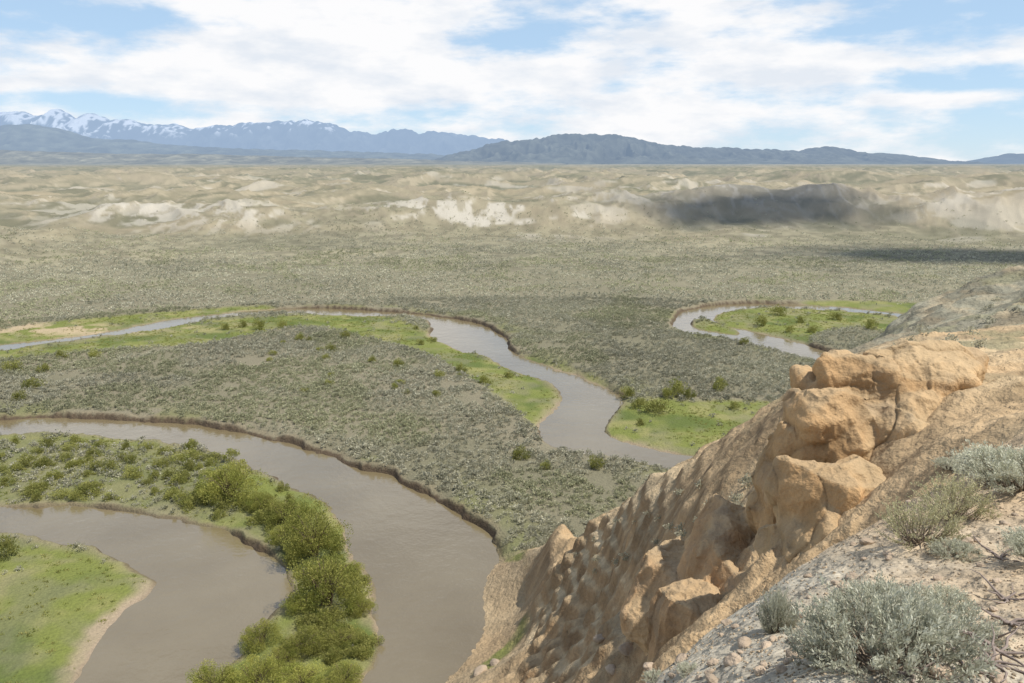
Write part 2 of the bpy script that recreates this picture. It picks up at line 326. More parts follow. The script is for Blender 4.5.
Fc=np.stack([ii[:-1,:-1],ii[:-1,1:],ii[1:,1:],ii[1:,:-1]],-1).reshape(-1,4)[:,::-1]
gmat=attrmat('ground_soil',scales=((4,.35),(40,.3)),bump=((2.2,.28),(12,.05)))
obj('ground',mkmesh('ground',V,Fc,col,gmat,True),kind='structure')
del X,Y,h,V,G,N,du,dv,col,bc,gcol,xw,yw,gl,gl2
# ------------------------------------------------------------ water
m,nt=newmat('muddy_water'); p=nd(nt,'ShaderNodeBsdfPrincipled'); g=nd(nt,'ShaderNodeNewGeometry')
vec=g.outputs['Position']
cr=nd(nt,'ShaderNodeValToRGB'); cr.color_ramp.elements[0].position=.3; cr.color_ramp.elements[0].color=(.165,.128,.068,1); cr.color_ramp.elements[1].position=.72; cr.color_ramp.elements[1].color=(.205,.165,.095,1)
nt.links.new(noise(nt,vec,.08,4,.55),cr.inputs[0]); nt.links.new(cr.outputs[0],p.inputs['Base Color'])
p.inputs['Roughness'].default_value=.03; p.inputs['IOR'].default_value=2.1
hs=math_(nt,'ADD',math_(nt,'MULTIPLY',noise(nt,vec,.45,3),.06),math_(nt,'MULTIPLY',noise(nt,vec,2.2,3),.02))
b=nd(nt,'ShaderNodeBump'); b.inputs['Distance'].default_value=1; b.inputs['Strength'].default_value=1; nt.links.new(hs,b.inputs['Height']); nt.links.new(b.outputs[0],p.inputs['Normal'])
o=nd(nt,'ShaderNodeOutputMaterial'); nt.links.new(p.outputs[0],o.inputs[0])
Vw=np.array([(-320,30,ZW),(320,30,ZW),(320,335,ZW),(-320,335,ZW)]); obj('river_water',mkmesh('river_water',Vw,np.array([[0,1,2,3]]),None,m),kind='structure')
# ------------------------------------------------------------ mountains
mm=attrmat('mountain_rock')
def rng_mtn(name,prof,dist,depth,base,seed,snow=False,c0=(.07,.075,.05),rough=.3,jag=1.):
    px=np.linspace(prof[0][0],prof[-1][0],int((prof[-1][0]-prof[0][0])/.9)); py=np.interp(px,[p[0] for p in prof],[p[1] for p in prof])
    py=py-jag*(3.0*(fbm(px/14,px*0,3,seed+5)-.5)+3.0*(fbm(px/4,px*0,2,seed+6)-.5))
    a,b_,c=ray(px,py); xs=dist*a/b_; zc=HC+dist*c/b_
    T=np.linspace(0,1,120); sh=np.where(T<.6,np.sin(T/.6*math.pi/2)**1.1,np.cos((T-.6)/.4*math.pi/2))
    XX,TT=np.meshgrid(xs,T); YY=dist+(TT-.6)*depth; S=sh[:,None]*np.ones_like(XX); sc_=depth/11
    rd=ridged(XX/sc_+.7*fbm(XX/sc_,YY/sc_,2,seed+9),YY/(sc_*2.2),6,seed); k=1-np.abs(2*S-1)**4
    Z=base+(zc[None]-base)*np.clip(S*(1-rough*k*(1-rd)*1.5),0,1.0); Z=np.where(S>.999,zc[None],Z); Z[0]=-60; Z[-1]=-60
    c=np.tile(np.array(c0),(XX.size,1)); f=fbm(XX.ravel()/sc_*2.5,YY.ravel()/sc_*2.5,5,seed+20); c=c*(.3+1.5*f*(.4+1.2*rd.ravel()))[:,None]
    if snow:
        zz=Z.ravel(); top=zc.max(); left=sst(-6000,-18000,XX.ravel()); f3=fbm(XX.ravel()/sc_*7,YY.ravel()/sc_*3,4,seed+31)
        s=sst(.535,.60,rd.ravel()*.35+f*.25+f3*.42+.25*(zz/top-.7)+.13*left-.075)*sst(.45,.75,zz/top+.12*left); c=mix(c,(1.1,1.1,1.1),s*.95)
    i_=np.arange(XX.size,dtype=np.int32).reshape(XX.shape); f_=np.stack([i_[:-1,:-1],i_[:-1,1:],i_[1:,1:],i_[1:,:-1]],-1).reshape(-1,4)
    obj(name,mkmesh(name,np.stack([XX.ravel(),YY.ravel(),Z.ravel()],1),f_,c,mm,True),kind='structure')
rng_mtn('mountains',[(-90,116),(-60,114),(0,113),(25,111),(40,117),(60,109),(75,119),(95,114),(110,120),(130,119),(150,126),(175,124),(200,129),(240,124),(270,122),(300,120),(330,122),(350,130),(375,134),(400,130),(420,133),(440,131),(465,135),(500,139),(540,150),(580,160)],34000,9000,30,300,True,(.07,.075,.065),.45,1.2)
rng_mtn('mountains',[(-90,128),(0,126),(30,124),(60,129),(90,138),(130,140),(170,145),(250,149),(330,151),(430,154),(500,160)],17000,5000,30,320,False,(.08,.085,.06),jag=.6)
rng_mtn('mountains',[(430,160),(475,148),(500,142),(530,140),(560,135),(590,134),(620,135),(650,141),(680,146),(720,148),(760,150),(800,151),(815,147),(830,146),(860,152),(900,155),(930,160),(955,165)],12500,3600,30,340,False,(.065,.068,.052),.65,jag=1.1)
rng_mtn('mountains',[(955,165),(985,159),(1010,154),(1060,152),(1120,158)],15000,3000,30,360,False,(.05,.055,.04),jag=.6)
rng_mtn('hills',[(-90,150),(0,150),(60,152),(120,154),(200,154),(300,157),(380,158),(460,161),(560,163)],9500,2600,30,380,False,(.15,.14,.095),.5,jag=.4)
# ------------------------------------------------------------ foliage builders
def unit(a): return a/(np.linalg.norm(a,axis=-1,keepdims=True)+1e-9)
def blades(pos,d,L,Wd):
    n=len(pos); d=unit(d); s=unit(np.cross(d,rng.normal(size=(n,3)))); L=np.asarray(L).reshape(-1,1)*np.ones((n,1)); Wd=np.asarray(Wd).reshape(-1,1)*np.ones((n,1))
    V=np.stack([pos,pos+d*L*.5+s*Wd*.5,pos+d*L,pos+d*L*.5-s*Wd*.5],1).reshape(-1,3)
    return V,np.arange(4*n,dtype=np.int32).reshape(-1,4)
def dome_points(n,K,R,H,seed,cr=.33,low=.12):
    g=np.random.default_rng(seed); th=g.uniform(0,2*np.pi,K); ph=np.arccos(g.uniform(0,1,K)); q=g.uniform(.4,.88,K)
    c=np.stack([np.cos(th)*np.sin(ph)*R*q,np.sin(th)*np.sin(ph)*R*q,np.cos(ph)*H*q*.95+low*H],1); w=g.uniform(.55,1.4,K)
    k=g.integers(0,K,n); v=unit(g.normal(size=(n,3)))*(g.uniform(.25,1,(n,1))**.4); p=c[k]+v*np.array([R*cr,R*cr,H*cr*.9])*w[k][:,None]
    p[:,2]=np.abs(p[:,2]); return p,k,g
def shrub_mesh(name,n,K,R,H,leaf,seed,c1,c2,mat,cr=.33,asp=.5):
    p,k,g=dome_points(n,K,R,H,seed,cr); out=unit(p-np.array([0,0,H*.2])); d=out*.8+g.normal(size=p.shape)*.7+np.array([0,0,.4])
    L=leaf*g.uniform(.7,1.4,n); V,Fc=blades(p,d,L,L*asp); kt=g.uniform(0,1,K)[k]*.6+g.uniform(0,1,n)*.4; c=np.array(c1)+(np.array(c2)-np.array(c1))*kt[:,None]; c=c*g.uniform(.75,1.2,(n,1))
    return mkmesh(name,V,Fc,np.repeat(c,4,0),mat)
def tubes(paths,sides=4):
    Vs=[];Fs=[];o=0
    for P,Rd in paths:
        P=np.array(P); T=unit(np.gradient(P,axis=0)); s=unit(np.cross(T,np.array([.31,.77,.12]))); u=np.cross(T,s)
        for i in range(len(P)):
            for j in range(sides):
                a=2*math.pi*j/sides; Vs.append(P[i]+Rd[i]*(math.cos(a)*s[i]+math.sin(a)*u[i]))
        for i in range(len(P)-1):
            for j in range(sides): Fs.append((o+i*sides+j,o+i*sides+(j+1)%sides,o+(i+1)*sides+(j+1)%sides,o+(i+1)*sides+j))
        o+=len(P)*sides
    return np.array(Vs),np.array(Fs,np.int32)
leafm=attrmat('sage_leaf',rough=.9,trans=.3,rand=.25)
willm=attrmat('willow_leaf',rough=.7,trans=.42,rand=.4,hz=False)
barkm=attrmat('woody_bark',scales=((30,.4),),hz=False)
wbig=[]
for s in range(4):
    fol=shrub_mesh('willow_crown',15000,55,1,1,.036,500+s,(.22,.26,.055),(.48,.45,.13),willm,cr=.23)
    g=np.random.default_rng(s+50); P=[]
    for i in range(26):
        a=g.uniform(0,6.28); q=g.uniform(.2,.75); P.append(([(g.normal()*.06,g.normal()*.06,-.05),(math.cos(a)*q*.35,math.sin(a)*q*.35,.35),(math.cos(a)*q*.7,math.sin(a)*q*.7,.6),(math.cos(a)*q,math.sin(a)*q,.85*math.sqrt(max(.1,1-q*q)))],[.02,.014,.009,.004]))
    v,f=tubes(P); st=mkmesh('willow_stem',v,f,np.tile((.16,.12,.08),(len(v),1)),barkm); wbig.append((fol,st))
def willow(px,py,w,hh,k,lab):
    x,y,z,_=hit(px,py); e=obj('willow_bush',None,(x,y,max(z,-.9)-.1),label=lab,cat='bush',group='willow bushes along the river'); e.rotation_euler=(0,0,k*1.7); e.scale=(w/2,w/2*.85,hh/1.05)
    obj('crown',wbig[k%4][0],parent=e); obj('stem',wbig[k%4][1],parent=e)
WL=[(232,501,9.8,6.4,'tall rounded green willow bush on the grassy river spit'),(284,524,7.5,3.6,'green willow bush between two arms of the river'),(262,512,5,3.0,'green willow bush between two arms of the river'),
(314,556,10.2,6.6,'large olive green willow bush above the muddy river'),(286,542,5,2.6,'green willow bush between two arms of the river'),(327,606,10.4,6.0,'large yellow green willow bush on the grassy spit'),(352,580,4,2.2,'low green willow bush at the water edge'),
(362,612,3.6,2.0,'low green willow bush at the water edge'),(262,645,4.6,2.8,'grey green half bare willow bush over the water'),(340,645,6,1.7,'low bright green willow bush on the grassy spit'),(303,652,5.6,2.4,'low bright green willow bush on the grassy spit'),
(215,692,5.5,2.8,'olive green willow bush beside the brown river'),(256,690,6,3.4,'olive green willow bush beside the brown river'),(300,688,6,2.2,'olive green willow bush beside the brown river'),(342,686,6,1.8,'olive green willow bush beside the brown river'),(302,610,4.6,2.0,'low bright green willow bush on the grassy spit'),(282,668,4.6,2.0,'low bright green willow bush on the grassy spit')]
for i,w in enumerate(WL): willow(w[0],w[1],w[2],w[3],i,w[4])
wsm=[shrub_mesh('green_shrub',1300,16,1,1,.12,600+s,(.19,.215,.055),(.42,.40,.13),willm,cr=.36) for s in range(4)]
SM=[(627,399,3.4,2.6),(676,396,4.6,3.2),(720,391,3.6,2.8),(657,414,5,2.6),(640,408,3.5,2),(668,398,3,2),(690,398,2.5,2),(597,469,2.6,2.0),(520,459,3.2,2),(545,469,2.2,1.4),(776,315,5,3),(760,326,4,3),(835,320,4,2.5),(800,323,3,2),(872,330,4,3),(813,333,3,2),(790,333,3,2),(485,384,3,2),(462,372,2.5,2),(440,378,2.5,1.8),(398,366,2.6,1.8),(372,362,2.2,1.6),(258,330,4,3),(282,328,3,2),(225,330,3,2),(243,327,3,2),(5,560,3.2,2.6),(12,372,4,2.6),(45,372,3,2),(62,358,3,2),(35,388,4,2),(96,358,3,2),(20,400,3,2),(300,340,3,2),(330,352,3,2),(345,338,3,2),(420,345,2.5,1.5),(640,425,2,1.2),(735,410,2.5,1.4),(745,345,3,2)]
g=np.random.default_rng(77)
for i in range(75): SM.append((g.uniform(0,235),g.uniform(443,505),g.uniform(1.6,3.6),g.uniform(.9,1.7)))
for i in range(80):
    t=g.uniform(0,1); SM.append((np.interp(t,[0,.3,.6,1],[205,285,335,345])+g.normal()*20,np.interp(t,[0,.3,.6,1],[488,520,570,670])+g.normal()*9,g.uniform(1.5,2.8),g.uniform(.8,1.5)))
for i in range(24): SM.append((g.uniform(270,540),g.uniform(322,400),g.uniform(1.5,2.6),g.uniform(.8,1.4)))
for i,(px,py,w,hh) in enumerate(SM):
    x,y,z,d=hit(px,py)
    if z<-1.0 or (px>600 and px<800 and d<100): continue
    o=obj('green_shrub',wsm[i%4],(x,y,z-.05),label='leafy green shrub growing on the river flat',cat='shrub',group='green shrubs near the river'); o.scale=(w/2,w/2,hh); o.rotation_euler=(0,0,i*2.1)
# ------------------------------------------------------------ sagebrush on the flat
def template(nq,seed):
    p,k,g=dome_points(nq,7,.5,.62,seed,.42,.1); out=unit(p-np.array([0,0,.1])); d=out+g.normal(size=p.shape)*.6+np.array([0,0,.5]); L=g.uniform(.8,1.3,nq)*1.05/math.sqrt(nq)*1.3
    V,Fc=blades(p,d,L,L*.75); return V,Fc
def place(tmpls,x,y,z,s,c):
    Vs=[];Fs=[];Cs=[];o=0; n=len(x); yaw=rng.uniform(0,6.28,n); tk=rng.integers(0,len(tmpls),n)
    for t,(V,Fc) in enumerate(tmpls):
        m=np.where(tk==t)[0]
        if not len(m): continue
        ca,sa=np.cos(yaw[m])[:,None],np.sin(yaw[m])[:,None]; S=s[m][:,None]
        vx=(V[None,:,0]*ca-V[None,:,1]*sa)*S+x[m][:,None]; vy=(V[None,:,0]*sa+V[None,:,1]*ca)*S+y[m][:,None]; vz=V[None,:,2]*S*rng.uniform(.75,1.1,(len(m),1))+z[m][:,None]
        Vs.append(np.stack([vx,vy,vz],-1).reshape(-1,3)); Fs.append((Fc[None]+(np.arange(len(m))*len(V))[:,None,None]+o).reshape(-1,Fc.shape[1])); o+=len(m)*len(V)
        lc=np.repeat(rng.uniform(.75,1.25,(len(m),len(V)//4)),4,axis=1)[...,None]; Cs.append((c[m][:,None,:]*lc).reshape(-1,3))
    return np.concatenate(Vs),np.concatenate(Fs),np.concatenate(Cs)
def cand(r0,r1,dens):
    A=.5*math.radians(84)*(r1*r1-r0*r0); n=int(A*dens); a=np.radians(rng.uniform(-42,42,n)); r=np.sqrt(rng.uniform(r0*r0,r1*r1,n)); return r*np.sin(a),r*np.cos(a)
def sagecol(n,x,y):
    t=rng.uniform(0,1,n)[:,None]; c=np.array([.325,.315,.215])*(1-t)+np.array([.51,.485,.365])*t; q=sst(.5,.65,fbm(x/20,y/20,3,700)); return mix(c,(.32,.325,.17),q*.6)*(.75+.5*fbm(x/30,y/30,2,702))[:,None]
x,y=cand(62,270,1.35); h,sd,mw,bm,hm=terrain(x,y)
dn=fbm(x/10,y/10,3,710); keep=(sd>1.3)&(bm<.25)&(rng.uniform(0,1,len(x))<(1-.985*mw)*sst(.18,.42,dn)); 
m2k=samp(m2,x,y,6.)<0; keep|=(sd>1)&m2k&(rng.uniform(0,1,len(x))<.36)
x,y,h=x[keep],y[keep],h[keep]; s=rng.uniform(.5,1.0,len(x))*(.75+.8*fbm(x/5,y/5,2,715)); c=sagecol(len(x),x,y)
s=s*1.15
px,py,dep=project(x,y,h); vis=(px>0)&(px<1024)&(py<683)&(h<2); order=np.argsort(np.where(vis,dep,1e9)); ind=order[:250]; rest=np.setdiff1d(np.arange(len(x)),ind)
tm=[template(46,800+i) for i in range(6)]; tmf=[template(12,820+i) for i in range(5)]
meS=[]
for i,(V,Fc) in enumerate([template(110,830+i) for i in range(5)]):
    cc=np.repeat(np.array([.42,.40,.29])*rng.uniform(.75,1.25,(len(V)//4,1)),4,0); meS.append(mkmesh('sagebrush',V,Fc,cc,leafm))
for j,i in enumerate(ind):
    o=obj('sagebrush',meS[j%5],(x[i],y[i],h[i]-.03),label='grey green sagebrush bush on the river flat',cat='sagebrush',group='sagebrush covering the river flat'); o.scale=(s[i],)*3; o.rotation_euler=(0,0,j*1.3)
V,Fc,C=place(tm,x[rest],y[rest],h[rest]-.03,s[rest],c[rest]); obj('sagebrush_cover',mkmesh('sagebrush_cover',V,Fc,C,leafm),kind='stuff',label='grey green sagebrush spread over the river flat')
x,y=cand(270,700,.34); h,sd,mw,bm,hm=terrain(x,y); keep=(sd>1.3)&(rng.uniform(0,1,len(x))<(1-.93*mw)*sst(.15,.4,fbm(x/25,y/25,3,712))*(1-.93*hm)*(1-.9*sst(320,620,np.hypot(x,y))))
x,y,h=x[keep],y[keep],h[keep]; s=rng.uniform(.7,1.4,len(x)); c=sagecol(len(x),x,y)*1.0
V,Fc,C=place(tmf,x,y,h-.05,s,c); obj('distant_sagebrush_cover',mkmesh('distant_sagebrush_cover',V,Fc,C,leafm),kind='stuff',label='sparse sagebrush spread over the distant plain')
x,y=cand(58,270,1.3); h,sd,mw,bm,hm=terrain(x,y); keep=(sd>.8)&(mw>.4)&(bm<.3)&(rng.uniform(0,1,len(x))<.8*sst(.3,.55,fbm(x/6,y/6,3,720))); keep&=~((x<-40)&(y<105)&(rng.uniform(0,1,len(x))<.5)); x,y,h=x[keep],y[keep],h[keep]
def tuft(seed):
    g=np.random.default_rng(seed); n=14; p=np.concatenate([g.normal(size=(n,2))*.28,np.zeros((n,1))],1); d=np.concatenate([g.normal(size=(n,2))*.5,np.ones((n,1))],1); return blades(p,d,g.uniform(.3,.6,n),.16)
t=rng.uniform(0,1,len(x))[:,None]; c=np.array([.25,.285,.07])*(1-t)+np.array([.42,.39,.14])*t
V,Fc,C=place([tuft(i) for i in range(4)],x,y,h,rng.uniform(.3,.65,len(x)),c); obj('meadow_grass',mkmesh('meadow_grass',V,Fc,C,willm),kind='stuff',label='green grass tufts beside the river')
# ------------------------------------------------------------ rock outcrops
rockm=attrmat('sandstone',scales=((4,.2),(25,.22)),bump=((2.0,.14),(9,.06),(40,.012)),hz=False)
def outcrop(blobs,vox,lab,seed,tone=(.45,.285,.14),big=.5,name='rock_outcrop',crk=1.):
    bmx=bmesh.new(); g=random.Random(seed); C0=Vector(PD(*blobs[0][:3]))
    for bl in blobs:
        px,py,d,r_=bl[:4]; zs=bl[4] if len(bl)>4 else 1.1
        c=Vector(PD(px,py,d)); E=Euler((g.uniform(-.15,.15),g.uniform(-.15,.15),g.uniform(0,3))).to_matrix(); vs=[]
        for i in range(22):
            q=Vector((g.gauss(0,1),g.gauss(0,1),g.gauss(0,1))).normalized(); m_=max(abs(k) for k in q); q=q.lerp(q/m_*.9,.55)*g.uniform(.95,1.15); vs.append(bmx.verts.new(E@Vector((q.x*r_*1.08,q.y*r_*1.08,q.z*r_*zs))+c-C0))
        hu=bmesh.ops.convex_hull(bmx,input=vs); bmesh.ops.delete(bmx,geom=list({e for e in hu['geom_interior'] if isinstance(e,bmesh.types.BMVert)}),context='VERTS')
    me=bpy.data.meshes.new('t'); bmx.to_mesh(me); bmx.free(); o=bpy.data.objects.new('t',me); sc.collection.objects.link(o)
    md=o.modifiers.new('r','REMESH'); md.mode='VOXEL'; md.voxel_size=vox
    md2=o.modifiers.new('s','SMOOTH'); md2.iterations=6; md2.factor=.5
    md3=o.modifiers.new('u','SUBSURF'); md3.levels=1; md3.subdivision_type='CATMULL_CLARK'
    dg=bpy.context.evaluated_depsgraph_get(); m2_=bpy.data.meshes.new_from_object(o.evaluated_get(dg)); bpy.data.objects.remove(o)
    nv=len(m2_.vertices); V=np.empty(nv*3,np.float32); m2_.vertices.foreach_get('co',V); V=V.reshape(-1,3).astype(float); Nn=np.empty(nv*3,np.float32); m2_.vertices.foreach_get('normal',Nn); Nn=Nn.reshape(-1,3)
    P=V+seed*3.1; w=P+.9*np.stack([fbm3(P*.8,3,1),fbm3(P*.8,3,2),fbm3(P*.8,3,3)],1)
    d1,d2,c1=worley(w*np.array([.26,.26,.12])/big*.6,seed); crack=np.exp(-(d2-d1)*26)*crk
    e1,e2,c2=worley(w*np.array([.7,.7,.45])/big*.6,seed+3); crack2=np.exp(-(e2-e1)*18)*sst(.55,.65,fbm3(P*.5,2,seed+2))*crk
    st=fbm3(np.stack([w[:,0]*.12,w[:,1]*.12,w[:,2]*1.3],1),4,seed+5); rg=rid3(P*np.array([.8,.8,.3]),4,seed+6)
    D=big*(.7*(fbm3(P*.6,3,seed)-.5)+.2*(c1-.5)-.24*crack+.06*(c2-.5)-.10*crack2+.75*(st-.5)+.85*(rg-.45)+.26*(fbm3(P*2.2,4,seed+8)-.5))
    V2=V+Nn*D[:,None]; m2_.vertices.foreach_set('co',V2.astype(np.float32).ravel())
    cc=np.tile(np.array(tone),(nv,1)); cc=mix(cc,(.48,.35,.20),sst(.42,.62,fbm3(P*.6,3,seed+9))*.6); cc*= (.72+.56*st)[:,None]; cc*=(1-.3*crack-.15*crack2)[:,None]*(.75+.5*rg)[:,None]
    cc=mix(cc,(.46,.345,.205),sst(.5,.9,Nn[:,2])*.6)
    cc=mix(cc,(.30,.25,.18),sst(.58,.72,fbm3(P*1.3,3,seed+12))*.3)
    setcol(m2_,np.clip(cc,.02,.8)); m2_.polygons.foreach_set('use_smooth',np.ones(len(m2_.polygons),bool)); m2_.materials.clear(); m2_.materials.append(rockm); m2_.name=name; m2_.update()
    return obj(name,m2_,C0,label=lab,cat='rock',group='sandstone outcrops on the bluff')
outcrop([(895,410,25.5,2.1,1.0),(930,390,26.5,1.6,.8),(872,400,25.8,1.5,.9),(880,445,24.5,2.1,1.2),(846,440,25.0,1.7,1.3),(815,485,25.0,1.7,1.6),(940,412,24.5,1.5,.8),(790,530,25.7,1.5,1.6),(850,475,24,1.8,1.6),(820,530,24.6,1.8,1.7),(915,442,23.3,1.5,.9),(768,562,26.6,1.3,1.3)],.075,'tall blocky orange sandstone outcrop on the bluff edge',1,big=.48)
outcrop([(855,490,21.3,1.25,.85),(815,518,21.2,1.35,1.2),(830,545,20.8,1.3,1.1),(790,568,21.2,1.1,1.1),(878,500,20.5,.9,.8)],.06,'smooth orange sandstone boulder leaning on the bluff',2,big=.32,crk=.7)
outcrop([(722,592,27.6,2.1,1.5),(688,626,28,2.1,1.4),(738,622,25.3,1.7,1.4),(710,652,24.2,1.6,1.3),(765,608,23.7,1.1,1.0)],.08,'weathered brown sandstone cliff below the bluff edge',3,(.40,.255,.135),big=.5,crk=.4)
# ------------------------------------------------------------ foreground sagebrush
def sage_detail(seed,R,H,nst,c1,c2,leafL,nl=42):
    g=np.random.default_rng(seed); P=[];pos=[];dr=[];
    for i in range(nst):
        a=g.uniform(0,6.28); q=math.sqrt(g.uniform(0,1)); top=np.array([math.cos(a)*q*R,math.sin(a)*q*R,H*math.sqrt(max(.05,1-.85*q*q))*g.uniform(.65,1.08)]); b0=np.array([g.normal()*R*.06,g.normal()*R*.06,-.03])
        mid=b0*.4+top*.6*np.array([.9,.9,.65])+g.normal(size=3)*R*.05; mid2=(mid+top)/2+g.normal(size=3)*R*.03
        pts=[b0,(b0+mid)/2+g.normal(size=3)*R*.03,mid,mid2,top]; P.append((pts,[.017*R,.013*R,.008*R,.005*R,.002*R]))
        pa=np.array(pts)
        for s_ in range(3):
            off=g.normal(size=3)*R*.09*(s_>0); off[2]=abs(off[2])*.5
            t=g.uniform(.5,1.0,nl)*4 if s_==0 else g.uniform(.68,1.02,nl)*4; t=np.minimum(t,3.999); i0=t.astype(int); f=(t-i0)[:,None]; w=((t-2)/2).clip(0,1)[:,None]
            p=pa[i0]*(1-f)+pa[np.minimum(i0+1,4)]*f+off*w+g.normal(size=(nl,3))*R*.014; pos.append(p); ax=unit(pa[4]-pa[3]); dr.append(ax[None]*.9+g.normal(size=(nl,3))*.65+np.array([0,0,.35]))
    pos=np.concatenate(pos); dr=np.concatenate(dr); L=leafL*g.uniform(.6,1.3,len(pos)); V,Fc=blades(pos,dr,L,L*.34)
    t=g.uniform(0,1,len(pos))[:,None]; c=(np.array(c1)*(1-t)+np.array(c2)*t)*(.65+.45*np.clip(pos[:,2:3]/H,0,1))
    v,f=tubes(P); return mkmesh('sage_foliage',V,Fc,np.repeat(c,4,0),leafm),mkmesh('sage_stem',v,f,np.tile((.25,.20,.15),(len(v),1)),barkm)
SG1=((.46,.46,.335),(.67,.655,.52)); SG2=((.44,.42,.22),(.60,.56,.35))
dets=[sage_detail(900+i,1,.62,120,*SG1,.05) for i in range(3)]+[sage_detail(910,1,1.0,80,*SG2,.05,26)]
FS=[(885,668,.34,0,'large silvery sagebrush on gravelly bluff ground',1.25),(838,660,.20,1,'silvery sagebrush on gravelly bluff ground',1.25),(935,640,.26,2,'silvery sagebrush on gravelly bluff ground',1.15),(776,632,.11,1,'small upright silvery sagebrush at the bluff edge',3.4),(885,620,.24,2,'silvery sagebrush on gravelly bluff ground',1.2),
(990,480,.46,1,'wide grey sagebrush on the bluff crest',1),(948,470,.34,0,'grey sagebrush on the bluff crest',1),(1022,488,.45,2,'grey sagebrush on the bluff crest',1),(955,520,.30,3,'yellow green rabbitbrush with dry stems',1.1),(918,543,.28,3,'dry yellowish rabbitbrush on the bluff',1.1),(955,556,.15,0,'small dark sagebrush on the bluff',1),
(1050,560,.25,0,'silvery sagebrush on gravelly bluff ground',1),(690,672,.08,1,'tiny sagebrush on grey gravel',1),(655,680,.08,2,'tiny sagebrush on grey gravel',1),(945,600,.12,1,'small silvery sagebrush on gravelly bluff ground',1)]
for i,(px,py,R,k,lab,hz_) in enumerate(FS):
    x,y,z,d=hit(px,py); nm='rabbitbrush' if k==3 else 'sagebrush'
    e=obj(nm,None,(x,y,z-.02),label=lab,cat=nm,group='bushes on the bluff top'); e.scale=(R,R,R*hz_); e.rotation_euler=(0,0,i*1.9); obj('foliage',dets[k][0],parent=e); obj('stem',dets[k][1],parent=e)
for i in range(80):
    px=g.uniform(860,1020); py=np.interp(px,[860,1024],[352,290])+g.uniform(0,60)
    if i>45: px=g.uniform(560,800); py=np.interp(px,[560,800],[545,440])+g.uniform(0,50)
    x,y,z,d=hit(px,py)
    if d<30 or d>90: continue
    o=obj('sagebrush',meS[i%5],(x,y,z-.04),label='small sagebrush clinging to the eroded slope',cat='sagebrush',group='sagebrush on the bluff slopes'); o.scale=(random.uniform(.4,.9),)*3
def stone_mesh(seed,r=1):
    b=bmesh.new(); bmesh.ops.create_icosphere(b,subdivisions=3,radius=1); V=np.array([v.co for v in b.verts]); N_=V.copy(); P=V*1.1+seed*7
    d1,d2,cI=worley(P*1.0,seed); D=.35*(fbm3(P,3,seed)-.5)+.3*(.5-d1)+.15*(cI-.5); V=V+N_*D[:,None]; V*=np.array([1,.8,.55]); Fc=np.array([[v.index for v in f.verts] for f in b.faces]); b.free()
    return mkmesh('stone',V,Fc,np.tile(np.array([.42,.33,.24])*random.uniform(.75,1.1),(len(V),1)),rockm)
sm=[stone_mesh(i+1) for i in range(5)]
g=np.random.default_rng(5)
for i in range(80):
    px=g.uniform(640,1020); py=g.uniform(np.interp(px,[640,770,905,1024],[670,595,505,440]),683); x,y,z,d=hit(px,py)
    if d>16: continue
    o=obj('stone',sm[i%5],(x,y,z+.005),label='tan angular stone on the bluff gravel',cat='stone',group='stones on the bluff'); o.scale=(g.uniform(.010,.04)*(1+d/12),)*3; o.rotation_euler=(g.uniform(0,.5),0,g.uniform(0,6))
for i,(px,py,s_) in enumerate([(628,652,.5),(650,668,.35),(612,672,.45),(600,640,.5),(480,672,.7),(495,664,.5)]):
    x,y,z,d=hit(px,py); o=obj('boulder',sm[i%5],(x,y,z),label='tan sandstone boulder on the eroded slope',cat='boulder',group='boulders on the eroded slope'); o.scale=(s_*(.35+d/90),)*3; o.rotation_euler=(.3,.2,i)
n_=20000; a=np.radians(rng.uniform(2,44,n_)); r_=np.exp(rng.uniform(math.log(2.2),math.log(15),n_)); x=r_*np.sin(a); y=r_*np.cos(a); z=terrain(x,y)[0]
b=bmesh.new(); bmesh.ops.create_icosphere(b,subdivisions=1,radius=.5); Vt=np.array([v.co for v in b.verts])*np.array([1,.8,.6]); Ft=np.array([[v.index for v in f.verts] for f in b.faces],np.int32); b.free()
s=(.004+.011*rng.uniform(0,1,n_)**3)*(1+r_/9)*1.0; jit=rng.uniform(.75,1.25,(n_,len(Vt),1)); yaw=rng.uniform(0,6.28,n_)[:,None]
vv=Vt[None]*jit*s[:,None,None]; vx=vv[...,0]*np.cos(yaw)-vv[...,1]*np.sin(yaw)+x[:,None]; vy=vv[...,0]*np.sin(yaw)+vv[...,1]*np.cos(yaw)+y[:,None]; vz=vv[...,2]+z[:,None]+s[:,None]*.1
V=np.stack([vx,vy,vz],-1).reshape(-1,3); Fc=(Ft[None]+(np.arange(n_)*len(Vt))[:,None,None]).reshape(-1,3); cc=np.repeat(np.array([.44,.345,.235])*rng.uniform(.6,1.15,(n_,1)),len(Vt),0)
obj('gravel',mkmesh('gravel',V,Fc,cc,rockm),kind='stuff',label='loose tan gravel on the bluff top')
for i,(px,py) in enumerate([(985,640),(1000,655),(968,672),(1010,625),(905,675),(1005,600),(990,665),(1000,560)]):
    x,y,z,d=hit(px,py); P=[]
    for j in range(7):
        a=g.uniform(0,6.28); L=g.uniform(.08,.24); pts=[np.array([0,0,.005])]
        for k in range(4): a+=g.normal()*.5; pts.append(pts[-1]+np.array([math.cos(a)*L/4,math.sin(a)*L/4,g.uniform(-.002,.03)]))
        P.append((pts,[.008,.006,.005,.003,.0015]))
    v,f=tubes(P,5); obj('dead_branch',mkmesh('dead_branch',v,f,np.tile((.26,.21,.18),(len(v),1)),barkm),(x,y,z),label='weathered dead sagebrush twigs lying on gravel',cat='branch',group='dead twigs on the bluff')
